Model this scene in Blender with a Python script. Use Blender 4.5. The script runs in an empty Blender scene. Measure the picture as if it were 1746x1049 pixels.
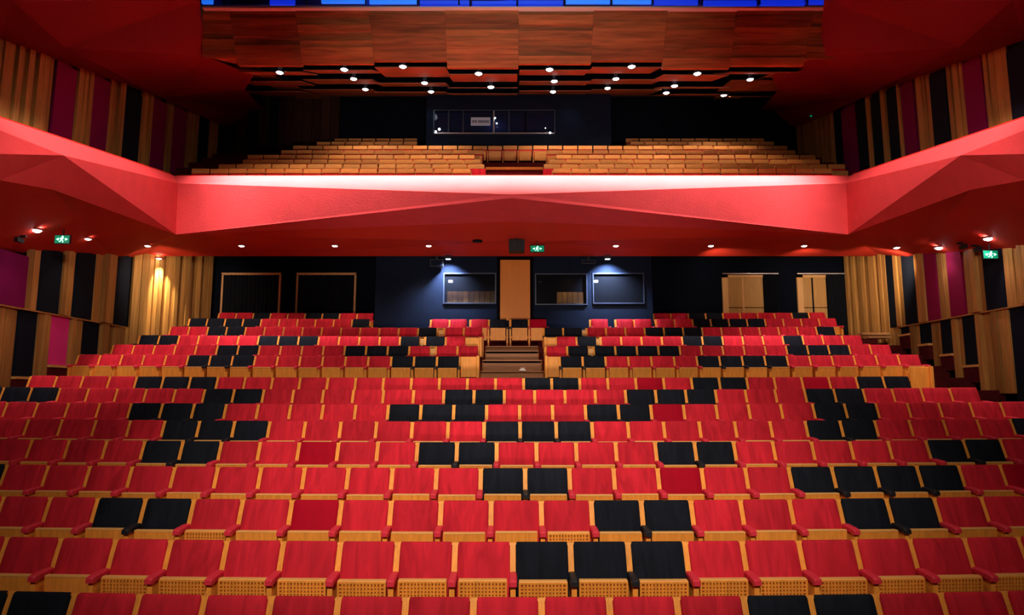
import bpy, math, random
from mathutils import Vector, Matrix
random.seed(7)
sc = bpy.context.scene
C = sc.collection

# ------------------------------------------------------------------ camera, world, lights, exposure
F = 1150.0; CX = 873.0; CY = 524.0; TH = math.radians(7.5); CZ = 2.5
ST, CT = math.sin(TH), math.cos(TH)
cam = bpy.data.cameras.new('camera'); camo = bpy.data.objects.new('camera', cam); C.objects.link(camo)
cam.sensor_width = 36.0; cam.lens = F * 36.0 / 1746.0; cam.clip_start = 0.05; cam.clip_end = 200
camo.location = (0, 0, CZ); camo.rotation_euler = (math.pi/2 + TH, 0, 0)
sc.camera = camo
w = bpy.data.worlds.new('world'); sc.world = w; w.use_nodes = True
w.node_tree.nodes['Background'].inputs[0].default_value = (1.0, 0.75, 0.65, 1)
w.node_tree.nodes['Background'].inputs[1].default_value = 0.006
sc.view_settings.view_transform = 'Standard'; sc.view_settings.look = 'None'
sc.view_settings.exposure = 0.0; sc.view_settings.gamma = 1.0; sc.view_settings.use_curve_mapping = False

def spot(name, loc, target, power, color, angle, blend=0.6, radius=0.12, parent=None):
    l = bpy.data.lights.new(name, 'SPOT'); l.energy = power; l.color = color
    l.spot_size = math.radians(angle); l.spot_blend = blend; l.shadow_soft_size = radius
    o = bpy.data.objects.new(name, l); C.objects.link(o); o.location = loc
    d = Vector(target) - Vector(loc)
    o.rotation_euler = d.to_track_quat('-Z', 'Y').to_euler()
    if parent:
        o.parent = parent
        o.matrix_parent_inverse = Matrix.Translation(parent.location).inverted()
    return o
WARM = (1.0, 0.80, 0.62)
# stage and house lights: front key from the stage lighting bar, lamps on the bridge above the parapet, ceiling lamps, added soffit and arm fills
spot('stage_key_centre', (0, -3.0, 8.6), (0, 10.3, 1.75), 5600, (1.0, .82, .66), 48, .95, 0.4)
for s in (-1, 1):
    spot('stage_key_side', (s*2.0, -3.0, 8.6), (s*5.6, 9.6, 1.7), 1250, (1.0, .78, .62), 46, 1.0, 0.4)
    spot('house_light_balcony_arm', (s*7.0, 11.6, 13.2), (s*8.6, 13.9, 7.6), 3600, (1.0, 0.74, 0.66), 66, 0.8, 0.3)
    spot('arm_fill_light', (s*1.5, 3.0, 7.2), (s*9.0, 14.2, 6.2), 1900, (1.0, 0.76, 0.68), 34, 0.9, 0.3)  # added fill for the faces of the balcony arms
    spot('house_light_upper_wall', (s*4.0, 12.0, 10.5), (s*11.4, 18.0, 9.3), 130, (1.0, 0.82, 0.50), 70, 1.0, 0.3)
    spot('house_light_wood_fascia', (s*1.5, 10.5, 9.2), (s*1.6, 17.0, 11.8), 230, (1.0, 0.66, 0.42), 70, 1.0, 0.4)
    spot('house_light_lower_wall', (s*6.6, 9.5, 7.6), (s*11.4, 15.6, 4.0), 130, (1.0, 0.78, 0.55), 56, 1.0, 0.3)
spot('house_light_stalls', (0, 9.0, 12.8), (0, 11.0, 2.0), 1500, WARM, 78, 1.0, 0.4)
lb = bpy.data.lights.new('bridge_light_batten', 'AREA'); lb.shape = 'RECTANGLE'; lb.size = 16.5; lb.size_y = .15
lb.energy = 800; lb.color = (1.0, .86, .80); lb.spread = math.radians(30)
lbo = bpy.data.objects.new('bridge_light_batten', lb); C.objects.link(lbo); lbo.location = (0, 16.05, 12.62)
lbo.rotation_euler = (math.radians(25), 0, 0)
spot('soffit_fill_light', (0, 1.5, 1.4), (0, 17.0, 7.8), 4300, (1.0, .80, .70), 46, .8, .3)  # added low fill that brightens the soffit and parapet facets

# ------------------------------------------------------------------ geometry of the place
def P(x, y, D):
    """point of the hall seen at photo position x, y at distance D along the view axis"""
    u = (x - CX)/F; v = (CY - y)/F
    return Vector((D*u, D*(CT - v*ST), CZ + D*(ST + v*CT)))
def PX(x, y, X):
    return P(x, y, F*X/(x - CX))
def PY(x, y, Y):
    v = (CY - y)/F
    return P(x, y, Y/(CT - v*ST))
WX = 11.5            # half width of the hall

# ------------------------------------------------------------------ materials
def mat(name, col, rough=0.6, spec=0.3, metallic=0.0, bump=None, var=None, objvar=0.0, grain=None, sheen=0.0, emit=None, speck=0.0, streak=0.0):
    m = bpy.data.materials.new(name); m.use_nodes = True
    nt = m.node_tree; N = nt.nodes; L = nt.links; b = N['Principled BSDF']
    b.inputs['Base Color'].default_value = (*col, 1); b.inputs['Roughness'].default_value = rough
    b.inputs['Specular IOR Level'].default_value = spec; b.inputs['Metallic'].default_value = metallic
    if sheen:
        b.inputs['Sheen Weight'].default_value = sheen; b.inputs['Sheen Tint'].default_value = (*[min(1, c*1.6+.05) for c in col], 1)
        b.inputs['Sheen Roughness'].default_value = 0.5
    if emit:
        b.inputs['Emission Color'].default_value = (*emit[0], 1); b.inputs['Emission Strength'].default_value = emit[1]
    geo = N.new('ShaderNodeNewGeometry'); oi = N.new('ShaderNodeObjectInfo')
    sockets = []          # factor sockets multiplied into the value
    def mapping(scale):
        mp = N.new('ShaderNodeMapping'); mp.inputs['Scale'].default_value = scale
        ad = N.new('ShaderNodeVectorMath'); ad.operation = 'MULTIPLY_ADD'
        cmb = N.new('ShaderNodeCombineXYZ')
        for i in range(3): L.new(oi.outputs['Random'], cmb.inputs[i])
        L.new(cmb.outputs[0], ad.inputs[0]); ad.inputs[1].default_value = (37, 53, 71) if grain else (0, 0, 0)
        L.new(geo.outputs['Position'], ad.inputs[2]); L.new(ad.outputs[0], mp.inputs['Vector']); return mp
    def rng(sock, lo, hi):
        r = N.new('ShaderNodeMapRange'); r.inputs['From Min'].default_value = 0.25; r.inputs['From Max'].default_value = 0.75
        r.inputs['To Min'].default_value = lo; r.inputs['To Max'].default_value = hi; L.new(sock, r.inputs['Value']); return r.outputs[0]
    if grain:
        mp = mapping(grain[0]); n = N.new('ShaderNodeTexNoise'); n.inputs['Scale'].default_value = grain[1]; n.inputs['Detail'].default_value = 5
        n.inputs['Distortion'].default_value = 0.6; L.new(mp.outputs[0], n.inputs['Vector']); sockets.append(rng(n.outputs[0], 1-grain[2], 1+grain[2]*.6))
    if var:
        mp = mapping((1, 1, 1)); n = N.new('ShaderNodeTexNoise'); n.inputs['Scale'].default_value = var[0]; n.inputs['Detail'].default_value = 4
        L.new(mp.outputs[0], n.inputs['Vector']); sockets.append(rng(n.outputs[0], 1-var[1], 1+var[1]))
    if streak:
        mp = mapping((9, 3, 1.6)); n = N.new('ShaderNodeTexNoise'); n.inputs['Scale'].default_value = 1.0; n.inputs['Detail'].default_value = 3; n.inputs['Distortion'].default_value = 1.2
        L.new(mp.outputs[0], n.inputs['Vector']); sockets.append(rng(n.outputs[0], 1-streak, 1+streak))
    if speck:
        mp = mapping((1, 1, 1)); n = N.new('ShaderNodeTexNoise'); n.inputs['Scale'].default_value = 9; n.inputs['Detail'].default_value = 2
        L.new(mp.outputs[0], n.inputs['Vector']); r = N.new('ShaderNodeMapRange')
        r.inputs['From Min'].default_value = .22; r.inputs['From Max'].default_value = .32; r.inputs['To Min'].default_value = 1-speck; r.inputs['To Max'].default_value = 1
        L.new(n.outputs[0], r.inputs['Value']); sockets.append(r.outputs[0])
    if objvar:
        r = N.new('ShaderNodeMapRange'); r.inputs['To Min'].default_value = 1-objvar; r.inputs['To Max'].default_value = 1+objvar
        L.new(oi.outputs['Random'], r.inputs['Value']); sockets.append(r.outputs[0])
    if sockets:
        cur = sockets[0]
        for s_ in sockets[1:]:
            mm = N.new('ShaderNodeMath'); mm.operation = 'MULTIPLY'; L.new(cur, mm.inputs[0]); L.new(s_, mm.inputs[1]); cur = mm.outputs[0]
        vm = N.new('ShaderNodeVectorMath'); vm.operation = 'SCALE'; vm.inputs[0].default_value = col; L.new(cur, vm.inputs['Scale'])
        L.new(vm.outputs[0], b.inputs['Base Color'])
    if bump:
        n = N.new('ShaderNodeTexNoise'); n.inputs['Scale'].default_value = bump[0]; n.inputs['Detail'].default_value = 3
        L.new(geo.outputs['Position'], n.inputs['Vector']); bn = N.new('ShaderNodeBump'); bn.inputs['Strength'].default_value = bump[1]; bn.inputs['Distance'].default_value = bump[2]
        L.new(n.outputs[0], bn.inputs['Height']); L.new(bn.outputs[0], b.inputs['Normal'])
    return m

M = {}
M['red'] = mat('red_velvet', (.56, .019, .038), .8, .1, sheen=.04, objvar=.14, streak=.27, bump=(60, .1, .004))
M['crimson'] = mat('crimson_velvet', (.40, .003, .020), .8, .1, sheen=.03, objvar=.08, streak=.1, bump=(60, .1, .004))
M['black'] = mat('black_velvet', (.009, .012, .020), .85, .08, sheen=.02, objvar=.12, streak=.3, bump=(60, .1, .004))
M['pad_red'] = mat('red_armrest_vinyl', (.72, .035, .07), .5, .3)
M['pad_black'] = mat('black_armrest_vinyl', (.014, .015, .022), .5, .3)
M['oak'] = mat('honey_oak', (.93, .37, .055), .5, .3, grain=((26, 26, 3), 1.0, .20), objvar=.08)
M['oak_edge'] = mat('pale_oak_edge', (.86, .46, .14), .5, .3, grain=((4, 26, 26), 1.0, .12))
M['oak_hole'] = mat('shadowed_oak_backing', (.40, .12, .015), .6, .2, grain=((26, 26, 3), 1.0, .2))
M['oak_bal'] = mat('balcony_oak', (.74, .34, .10), .5, .3, grain=((5, 30, 30), 1.0, .18), objvar=.16)
M['slat'] = mat('wall_slat_wood', (.46, .235, .062), .55, .25, grain=((30, 30, 1.1), 1.0, .35), objvar=.30)
M['fascia'] = mat('mahogany_plank', (.30, .10, .030), .55, .15, grain=((.8, 6, 11), 1.0, .50), objvar=.34)
M['ceilwood'] = mat('ceiling_panel_wood', (.42, .14, .06), .7, .08, grain=((1.2, 10, 20), 1.0, .3), objvar=.15)
M['darkwood'] = mat('dark_stained_wood', (.045, .018, .012), .6, .15, grain=((20, 20, 1.5), 1.0, .3), objvar=.2)
M['steps'] = mat('stair_oak', (.34, .13, .04), .5, .3, grain=((2, 20, 30), 1.0, .3), objvar=.1)
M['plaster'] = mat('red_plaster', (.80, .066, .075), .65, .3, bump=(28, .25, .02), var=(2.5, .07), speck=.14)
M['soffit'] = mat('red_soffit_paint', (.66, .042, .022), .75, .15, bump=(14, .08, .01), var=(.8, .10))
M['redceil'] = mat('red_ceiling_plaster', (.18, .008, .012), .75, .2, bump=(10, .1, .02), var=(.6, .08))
M['blackwall'] = mat('blue_black_wall', (.004, .006, .012), .9, .04, var=(1.2, .15))
M['boothwall'] = mat('dark_slate_wall', (.009, .014, .030), .9, .04, var=(3, .10), bump=(30, .1, .01))
M['fabric_black'] = mat('navy_black_panel_fabric', (.008, .012, .022), .9, .1, bump=(90, .2, .004))
M['fabric_pink_lit'] = mat('lit_magenta_panel_fabric', (.88, .045, .30), .85, .15, bump=(90, .2, .004), objvar=.05)  # magenta raised: the light falling on this panel is put into its colour
M['fabric_wine'] = mat('wine_panel_fabric', (.26, .006, .055), .85, .15, bump=(90, .2, .004), objvar=.1)
M['fabric_plum'] = mat('plum_panel_fabric', (.20, .004, .075), .85, .15, bump=(90, .2, .004), objvar=.1)
M['curtain'] = mat('black_curtain', (.006, .008, .013), .85, .15)
M['carpet'] = mat('dark_red_carpet', (.10, .012, .014), .95, .05, bump=(120, .4, .005), var=(6, .2))
M['void'] = mat('plenum_black', (.004, .003, .003), .9, .05)
M['metal'] = mat('dark_metal', (.012, .012, .014), .5, .3)
M['alu'] = mat('aluminium', (.75, .75, .78), .35, .5, metallic=.8)
M['rail'] = mat('white_ledge_paint', (.85, .72, .68), .5, .3)
M['glass'] = mat('dark_window_glass', (.012, .014, .02), .06, .5)
M['mull'] = mat('slate_frame', (.035, .05, .09), .4, .4)
M['doorwood'] = mat('door_oak', (.55, .30, .09), .5, .3, grain=((20, 20, 1.5), 1.0, .15), objvar=.08)
M['centerdoor'] = mat('amber_door_wood', (.66, .22, .022), .5, .3, grain=((16, 16, 1.2), 1.0, .08))
M['frame_oak'] = mat('door_frame_oak', (.78, .44, .17), .5, .3, grain=((20, 20, 2), 1.0, .12))
M['lamp_warm'] = mat('lamp_glass_warm', (1, .9, .8), .4, .3, emit=((1, .86, .70), 14))
M['lamp_white'] = mat('lamp_glass_white', (1, 1, 1), .4, .3, emit=((1, .93, .96), 30))
M['trim'] = mat('lamp_trim_ring', (.30, .03, .025), .4, .4)
M['exit'] = mat('exit_green', (.0, .25, .12), .5, .3, emit=((.0, .55, .26), .22))
M['exit_mark'] = mat('exit_pictogram', (.6, 1, .8), .5, .3, emit=((.35, 1, .72), 3.2))
M['blue'] = mat('blue_tube', (.05, .2, 1), .5, .3, emit=((.003, .02, .6), .9))
M['cyan'] = mat('cyan_tube', (.1, .5, 1), .5, .3, emit=((.01, .15, .9), .9))
M['bluewall'] = mat('bridge_back_wall', (.02, .05, .25), .5, .3)
M['paper'] = mat('pale_grey_sign', (.30, .30, .36), .6, .2, emit=((.5, .5, .62), .10))  # weak glow brightens the sign, which is no lamp
M['ink'] = mat('sign_ink', (.12, .12, .17), .6, .2)
M['screen'] = mat('small_lamp_glow', (1, 1, 1), .5, .3, emit=((.85, .95, 1), 4))

# ------------------------------------------------------------------ mesh helpers
class MB:
    def __init__(s): s.v = []; s.f = []; s.m = []
    def quad(s, a, b, c, d, mi=0):
        n = len(s.v); s.v += [tuple(a), tuple(b), tuple(c), tuple(d)]; s.f.append((n, n+1, n+2, n+3)); s.m.append(mi)
    def poly(s, pts, mi=0):
        n = len(s.v); s.v += [tuple(p) for p in pts]; s.f.append(tuple(range(n, n+len(pts)))); s.m.append(mi)
    def hexa(s, p, mi=0):   # p: bottom 4 (ccw), top 4
        n = len(s.v); s.v += [tuple(q) for q in p]
        for f in ((3, 2, 1, 0), (4, 5, 6, 7), (0, 1, 5, 4), (1, 2, 6, 5), (2, 3, 7, 6), (3, 0, 4, 7)):
            s.f.append(tuple(n+i for i in f)); s.m.append(mi)
    def box(s, x0, x1, y0, y1, z0, z1, mi=0):
        s.hexa([(x0, y0, z0), (x1, y0, z0), (x1, y1, z0), (x0, y1, z0), (x0, y0, z1), (x1, y0, z1), (x1, y1, z1), (x0, y1, z1)], mi)
    def slab(s, pts, off, mi=0):
        """polygon pts extruded by vector off"""
        k = len(pts); n = len(s.v); o = Vector(off)
        s.v += [tuple(p) for p in pts] + [tuple(Vector(p)+o) for p in pts]
        s.f.append(tuple(range(n, n+k))); s.m.append(mi); s.f.append(tuple(range(n+2*k-1, n+k-1, -1))); s.m.append(mi)
        for i in range(k):
            j = (i+1) % k; s.f.append((n+j, n+i, n+k+i, n+k+j)); s.m.append(mi)
    def mesh(s, name, mats, smooth=False, fix=True):
        me = bpy.data.meshes.new(name); me.from_pydata(s.v, [], s.f)
        for mm in mats: me.materials.append(M[mm])
        me.polygons.foreach_set('material_index', s.m)
        if smooth: me.polygons.foreach_set('use_smooth', [True]*len(s.f))
        if fix:
            import bmesh
            bm = bmesh.new(); bm.from_mesh(me); bmesh.ops.recalc_face_normals(bm, faces=bm.faces); bm.to_mesh(me); bm.free()
        me.update(); return me
    def build(s, name, mats, parent=None, smooth=False, fix=True):
        if isinstance(mats, str): mats = [mats]
        return add(name, s.mesh(name, mats, smooth, fix), parent)
def add(name, data, parent=None, loc=None, rot=None, scale=None):
    o = bpy.data.objects.new(name, data); C.objects.link(o)
    if loc is not None: o.location = loc
    if rot is not None: o.rotation_euler = rot
    if scale is not None: o.scale = scale
    if parent is not None: o.parent = parent
    return o
def thing(name, label, cat, loc=(0, 0, 0), rotz=0, group=None):
    o = add(name, None, None, loc, (0, 0, rotz)); o.empty_display_size = .1
    o['label'] = label; o['category'] = cat
    if group: o['group'] = group
    return o
def tag(o, label, cat, group=None):
    o['label'] = label; o['category'] = cat
    if group: o['group'] = group
    return o
def struct(o, label=None):
    o['kind'] = 'structure'
    if label: o['label'] = label; 
    return o
def bevel_box(sx, sy, sz, b, name, mats):
    """box centred on the origin with bevelled edges"""
    import bmesh
    bm = bmesh.new(); bmesh.ops.create_cube(bm, size=1)
    for v in bm.verts: v.co = Vector((v.co.x*sx, v.co.y*sy, v.co.z*sz))
    if b: bmesh.ops.bevel(bm, geom=bm.edges[:], offset=b, segments=1, affect='EDGES')
    me = bpy.data.meshes.new(name); bm.to_mesh(me); bm.free()
    for mm in mats: me.materials.append(M[mm])
    return me
_cube = {}
def ubox(name, x0, x1, y0, y1, z0, z1, material, parent=None):
    """axis-aligned board: shared bevelled mesh per material, scaled into place"""
    if material not in _cube: _cube[material] = bevel_box(1, 1, 1, .02, 'board_'+material, [material])
    return add(name, _cube[material], parent, ((x0+x1)/2, (y0+y1)/2, (z0+z1)/2), None, (abs(x1-x0), abs(y1-y0), abs(z1-z0)))

# ------------------------------------------------------------------ rows of the stalls
PITCH = .55
P0 = [115.4, 97.8, 85.5, 75.4, 67.8, 61.3, 56.1, 51.3, 47.7]
YT = [1019, 924.5, 854, 798.6, 754.6, 719, 690, 664.7, 644.5, 607.8, 590.3, 574, 559, 544.5, 534.6]
k_ = F*PITCH
DS = [k_*(.008666 + .001537*i) for i in range(9)] + [16.2, 17.2, 18.2, 19.2, 20.2, 21.2]
ROW = []
for D_, y_ in zip(DS, YT):
    p = P(CX, y_, D_); ROW.append((p.y, p.z))
SEATH = .88
def bend(X, Y): return .0451*X*X/Y
def lift(X): return .0006*X*X

# floor: stepped, following the gentle bend of the rows
edges = []
for i, (y, z) in enumerate(ROW):
    y0 = y - .72 if i != 9 else y - .75
    edges.append((y0, z - SEATH))
xs = [-WX + 2*WX*i/24 for i in range(25)]
prof = [(-2.0, edges[0][1]), (edges[0][0], edges[0][1])]
for i in range(1, len(edges)):
    prof.append((edges[i][0], edges[i-1][1])); prof.append((edges[i][0], edges[i][1]))
prof.append((24.5, edges[-1][1]))
mb = MB()
def fl(X, q):
    y, z = q
    return (X, y + (bend(X, y) if y > 4 else 0), z + (lift(X) if y > 4 else 0))
for a, b in zip(xs[:-1], xs[1:]):
    for q, r in zip(prof[:-1], prof[1:]):
        mb.quad(fl(a, q), fl(b, q), fl(b, r), fl(a, r))
floor = struct(mb.build('floor', 'carpet'))

# ------------------------------------------------------------------ under-balcony back walls, doors and booth windows
YB = P(CX, 480, 22.4).y; YM = P(CX, 480, 21.05).y
mb = MB(); mb.box(-WX-.3, WX+.3, YB, YB+.2, 2.2, CZ+5.2)
wb = struct(mb.build('wall_back', 'blackwall'))
xl, xr = PY(640, 480, YM).x, PY(1112, 480, YM).x
# booth wall stands forward of the back wall, with three window openings
def hole_wall(mb, x0, x1, z0, z1, y0, y1, holes):
    hs = sorted(holes); cur = x0
    for (a, b, c, d) in hs:
        mb.box(cur, a, y0, y1, z0, z1); mb.box(a, b, y0, y1, z0, c); mb.box(a, b, y0, y1, d, z1); cur = b
    mb.box(cur, x1, y0, y1, z0, z1)
def rectY(x0, y0, x1, y1, Y):
    a = PY(x0, y0, Y); b = PY(x1, y1, Y); return (a.x, b.x, b.z, a.z)
wins = [rectY(758, 467, 844, 516, YM), rectY(914, 468, 1000, 518, YM), rectY(1012, 467, 1097, 516, YM)]
zf = ROW[13][1]-SEATH
mb = MB(); hole_wall(mb, xl, xr, zf-.2, CZ+4.7, YM, YM+.12, wins)
mb.box(xl, xl+.12, YM+.12, YB, zf-.2, CZ+4.7); mb.box(xr-.12, xr, YM+.12, YB, zf-.2, CZ+4.7)
wm = struct(mb.build('wall_booth', 'boothwall'))
for i, (a, b, c, d) in enumerate(wins):
    mb = MB(); t = .035
    mb.box(a-t, a, YM-.03, YM+.06, c-t, d+t); mb.box(b, b+t, YM-.03, YM+.06, c-t, d+t)
    mb.box(a, b, YM-.03, YM+.06, d, d+t); mb.box(a, b, YM-.05, YM+.06, c-t, c)
    wo = struct(mb.build('window_%d' % (i+1), 'mull'))
    mb = MB(); mb.box(a, b, YM+.05, YM+.06, c, d)
    pane = mb.build('pane', 'glass', wo)
    mg = M['glass'].copy(); mg.name = 'booth_glass'
    nt = mg.node_tree; bs = nt.nodes['Principled BSDF']; bs.inputs['Alpha'].default_value = .35
    pane.data.materials[0] = mg
    # slatted wood lining inside the booth, lower half
    nsl = 9
    for q in range(nsl):
        xx = a + (b-a)*q/nsl
        if i == 1 and q < 4: continue
        if i == 2: continue
        ubox('lining_board', xx+.01, xx+(b-a)/nsl-.005, YM+.85+random.uniform(0, .05), YM+.92, c-.3, c+(d-c)*.55, 'slat', wo)
    mb = MB(); mb.box(a-.15, b+.15, YM+.95, YM+1.0, c-.4, d+.3); mb.build('booth_back', 'void', wo)
    mb = MB(); mb.box(a+.08, a+.2, YM+.5, YM+.56, d-.17, d-.11); mb.build('booth_lamp', 'lamp_white' if i != 1 else 'mull', wo)  # small lamp block added inside the booth
for i, x in enumerate((775, 975)):
    p = PY(x, 480, YM+.45)
    spot('booth_fill_light', (p.x, YM+.45, p.z+.3), (p.x, YM+.9, p.z-.35), 22, WARM, 110, 1)  # added light for the slatted lining inside the booth

# amber central door in a dark recess
a, b, c, d = rectY(853, 443, 904, 546, YM-.1)
dr = struct(add('door_1', None, None, ((a+b)/2, YM-.1, c)))
mb = MB(); mb.box(-(b-a)/2, (b-a)/2, -.02, .05, 0, d-c); mb.build('door_leaf', 'centerdoor', dr)
for q in (-1, 1):
    mb = MB(); mb.box(q*(b-a)/2, q*((b-a)/2+.10), 0, .09, -.1, d-c+.06); mb.build('door_jamb', 'void', dr)
mb = MB(); mb.box(-(b-a)/2-.10, (b-a)/2+.10, 0, .09, d-c, d-c+.1); mb.build('door_head', 'void', dr)

# curtained and open doorways in the back wall
def doorway(n, x0, x1, ytop, curtained, rail_x1):
    a, b, c, d = rectY(x0, ytop, x1, 545, YB)
    c = ROW[14][1]-SEATH
    o = struct(add('door_%d' % n, None, None, ((a+b)/2, YB, c))); hw = (b-a)/2; h = d-c
    fw = .085 if not curtained else .06
    for q in (-1, 1):
        if q > 0 and not curtained: continue
        ww = fw*2.2 if not curtained else fw
        mb = MB(); x_0 = -hw if q < 0 else hw-ww
        mb.box(x_0, x_0+ww, -.07, .0, 0, h); mb.build('door_jamb', 'frame_oak', o)
    mb = MB(); mb.box(-hw, hw, -.07, 0, h-fw, h); mb.build('door_head', 'frame_oak', o)
    if curtained:
        mb = MB(); n_ = 46
        for i in range(n_):
            x_a = -hw+fw + (2*hw-2*fw)*i/n_; x_b = -hw+fw+(2*hw-2*fw)*(i+1)/n_
            ya = -.05+.022*math.sin(i*1.9)+.01*math.sin(i*.7); yb = -.05+.022*math.sin((i+1)*1.9)+.01*math.sin((i+1)*.7)
            mb.quad((x_a, ya, .02), (x_b, yb, .02), (x_b, yb, h-fw), (x_a, ya, h-fw))
        mb.build('curtain', 'curtain', o, True, False)
        mb = MB(); mb.box(-hw, hw, -.10, -.07, h-.03, h+.01); mb.build('curtain_rail', 'frame_oak', o)
    else:
        hwi = -hw+fw*2.2
        mid = hwi + (hw-hwi)*.42
        for (q0, q1) in ((hwi, mid-.03), (mid+.03, hw)):
            mb = MB(); mb.box(q0, q1, -.03, -.005, 0, h*.52); mb.box(q0, q1, -.035, -.005, h*.53, h-fw)
            mb.build('door_leaf', 'doorwood', o)
        if n == 4:
            mb = MB(); mb.box(mid-.028, mid+.028, -.06, -.0, h*.25, h-fw); mb.build('door_edge', 'frame_oak', o)
        rx = PY(rail_x1, ytop, YB).x - (a+b)/2
        mb = MB(); mb.box(-hw, rx, -.13, -.10, h+.02, h+.05); mb.build('curtain_rail', 'alu', o)
        mb = MB(); n_ = 30; cx0 = hw; cx1 = max(rx, hw+.35)
        for i in range(n_):
            x_a = cx0+(cx1-cx0)*i/n_; x_b = cx0+(cx1-cx0)*(i+1)/n_
            ya = -.11+.03*math.sin(i*2.1); yb = -.11+.03*math.sin((i+1)*2.1)
            mb.quad((x_a, ya, .02), (x_b, yb, .02), (x_b, yb, h+.02), (x_a, ya, h+.02))
        mb.build('curtain', 'curtain', o, True, False)
doorway(2, 380, 477, 466, True, 0)
doorway(3, 507, 606, 466, True, 0)
doorway(4, 1230, 1303, 469, False, 1325)
doorway(5, 1357, 1411, 469, False, 1455)

# ------------------------------------------------------------------ side walls: slats and fabric panels in tiers
ZDIV = CZ + 2.03
def floor_at(Y):
    z = edges[0][1]
    for (y, zz) in edges:
        if Y >= y: z = zz
    return z
def boards(parent, side, X, Y0, Y1, z0f, z1f, w=.17, material='slat'):
    n = max(1, round((Y1-Y0)/w)); y = Y0; cuts = [Y0]
    for i in range(n-1): cuts.append(Y0+(Y1-Y0)*(i+1+random.uniform(-.22, .22))/n)
    cuts.append(Y1)
    for a, b in zip(cuts[:-1], cuts[1:]):
        dp = random.choice((.03, .06, .10, .14)); m_ = (a+b)/2
        ubox('slat', side*(X-dp), side*(X+.02), a+.006, b-.006, z0f(m_), z1f(m_), material, parent)
def panel(parent, side, X, Y0, Y1, z0, z1, material, th=.07):
    mb = MB(); mb.box(min(side*(X-th), side*X), max(side*(X-th), side*X), Y0, Y1, z0, z1); return mb.build('fabric_panel', material, parent)
def D2Y(x, y, X): return PX(x, y, X).y
def tier(parent, side, X, segs, yref, z0f, z1f, gap_bottom=None):
    for (xa, xb, kind) in segs:
        ya = D2Y(xa, yref, side*X); yb = D2Y(xb, yref, side*X)
        if ya > yb: ya, yb = yb, ya
        if kind == 'w': boards(parent, side, X, ya, yb, z0f, z1f)
        else:
            m_ = (ya+yb)/2; z0 = z0f(m_)
            if gap_bottom is not None: z0 += gap_bottom
            zt = min(z1f(ya), z1f(yb), z1f(m_))
            panel(parent, side, X, ya+.02, yb-.02, z0, zt-.02, {'k': 'fabric_black', 'p': 'fabric_pink_lit', 'r': 'fabric_wine', 'm': 'fabric_plum'}[kind])
            if gap_bottom is not None and gap_bottom > 0:
                ubox('ledge', side*(X-.16), side*X, ya, yb, z0-.07, z0-.01, 'oak_edge', parent)
                ubox('plinth', side*(X-.13), side*X, ya, yb, z0-gap_bottom-.05, z0-.07, 'carpet', parent)
zlow = lambda Y: floor_at(Y)
zsof = lambda Y: CZ + 3.23 + (Y-15.15)*.17          # underside of the side arms at the wall
zsof_c = lambda Y: min(zsof(Y)+.25, CZ+4.6)
ztopw = lambda Y: CZ + 7.85 + (Y-14.6)*.25          # red ceiling line on the wall
walls = {}
for side, nm in ((-1, 'left'), (1, 'right')):
    mb = MB(); mb.box(min(side*WX, side*(WX+.25)), max(side*WX, side*(WX+.25)), 4.0, 27.5, -1.0, CZ+13)
    walls[side] = struct(mb.build('wall_'+nm, 'void'))
wl, wr = walls[-1], walls[1]
tier(wl, -1, WX, [(-420, -330, 'w'), (-330, -230, 'k'), (-230, -150, 'w'), (-150, -70, 'k'), (-70, 0, 'w'), (0, 22, 'w'), (22, 55, 'k'), (55, 77, 'w'), (78, 111, 'p'), (112, 132, 'w'), (133, 163, 'k'), (164, 222, 'w')], 590, zlow, lambda Y: ZDIV, .40)
tier(wl, -1, WX-.10, [(-420, -250, 'w'), (-250, -150, 'k'), (-150, -60, 'w'), (-60, 41, 'm'), (41, 63, 'w'), (63, 99, 'k'), (100, 123, 'w'), (124, 156, 'k'), (157, 189, 'w'), (190, 217, 'k')], 490, lambda Y: ZDIV, zsof_c)
tier(wr, 1, WX, [(1525, 1541, 'w'), (1542, 1561, 'k'), (1561, 1574, 'w'), (1574, 1592, 'k'), (1592, 1610, 'w'), (1610, 1631, 'k'), (1631, 1648, 'w'), (1648, 1675, 'k'), (1675, 1731, 'w'), (1731, 1790, 'k'), (1790, 1880, 'w'), (1880, 1980, 'k'), (1980, 2160, 'w')], 590, zlow, lambda Y: ZDIV, .40)
tier(wr, 1, WX-.10, [(1514, 1529, 'k'), (1530, 1543, 'w'), (1543, 1567, 'k'), (1567, 1582, 'w'), (1582, 1603, 'r'), (1604, 1621, 'w'), (1621, 1648, 'r'), (1648, 1683, 'w'), (1683, 1719, 'k'), (1719, 1800, 'w'), (1800, 1880, 'k'), (1880, 2160, 'w')], 490, lambda Y: ZDIV, zsof_c)
# ledge line between tiers
for side in (-1, 1):
    ubox('tier_ledge', side*(WX-.16), side*WX, 9, 19.8, ZDIV-.035, ZDIV, 'slat', walls[side])
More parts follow.
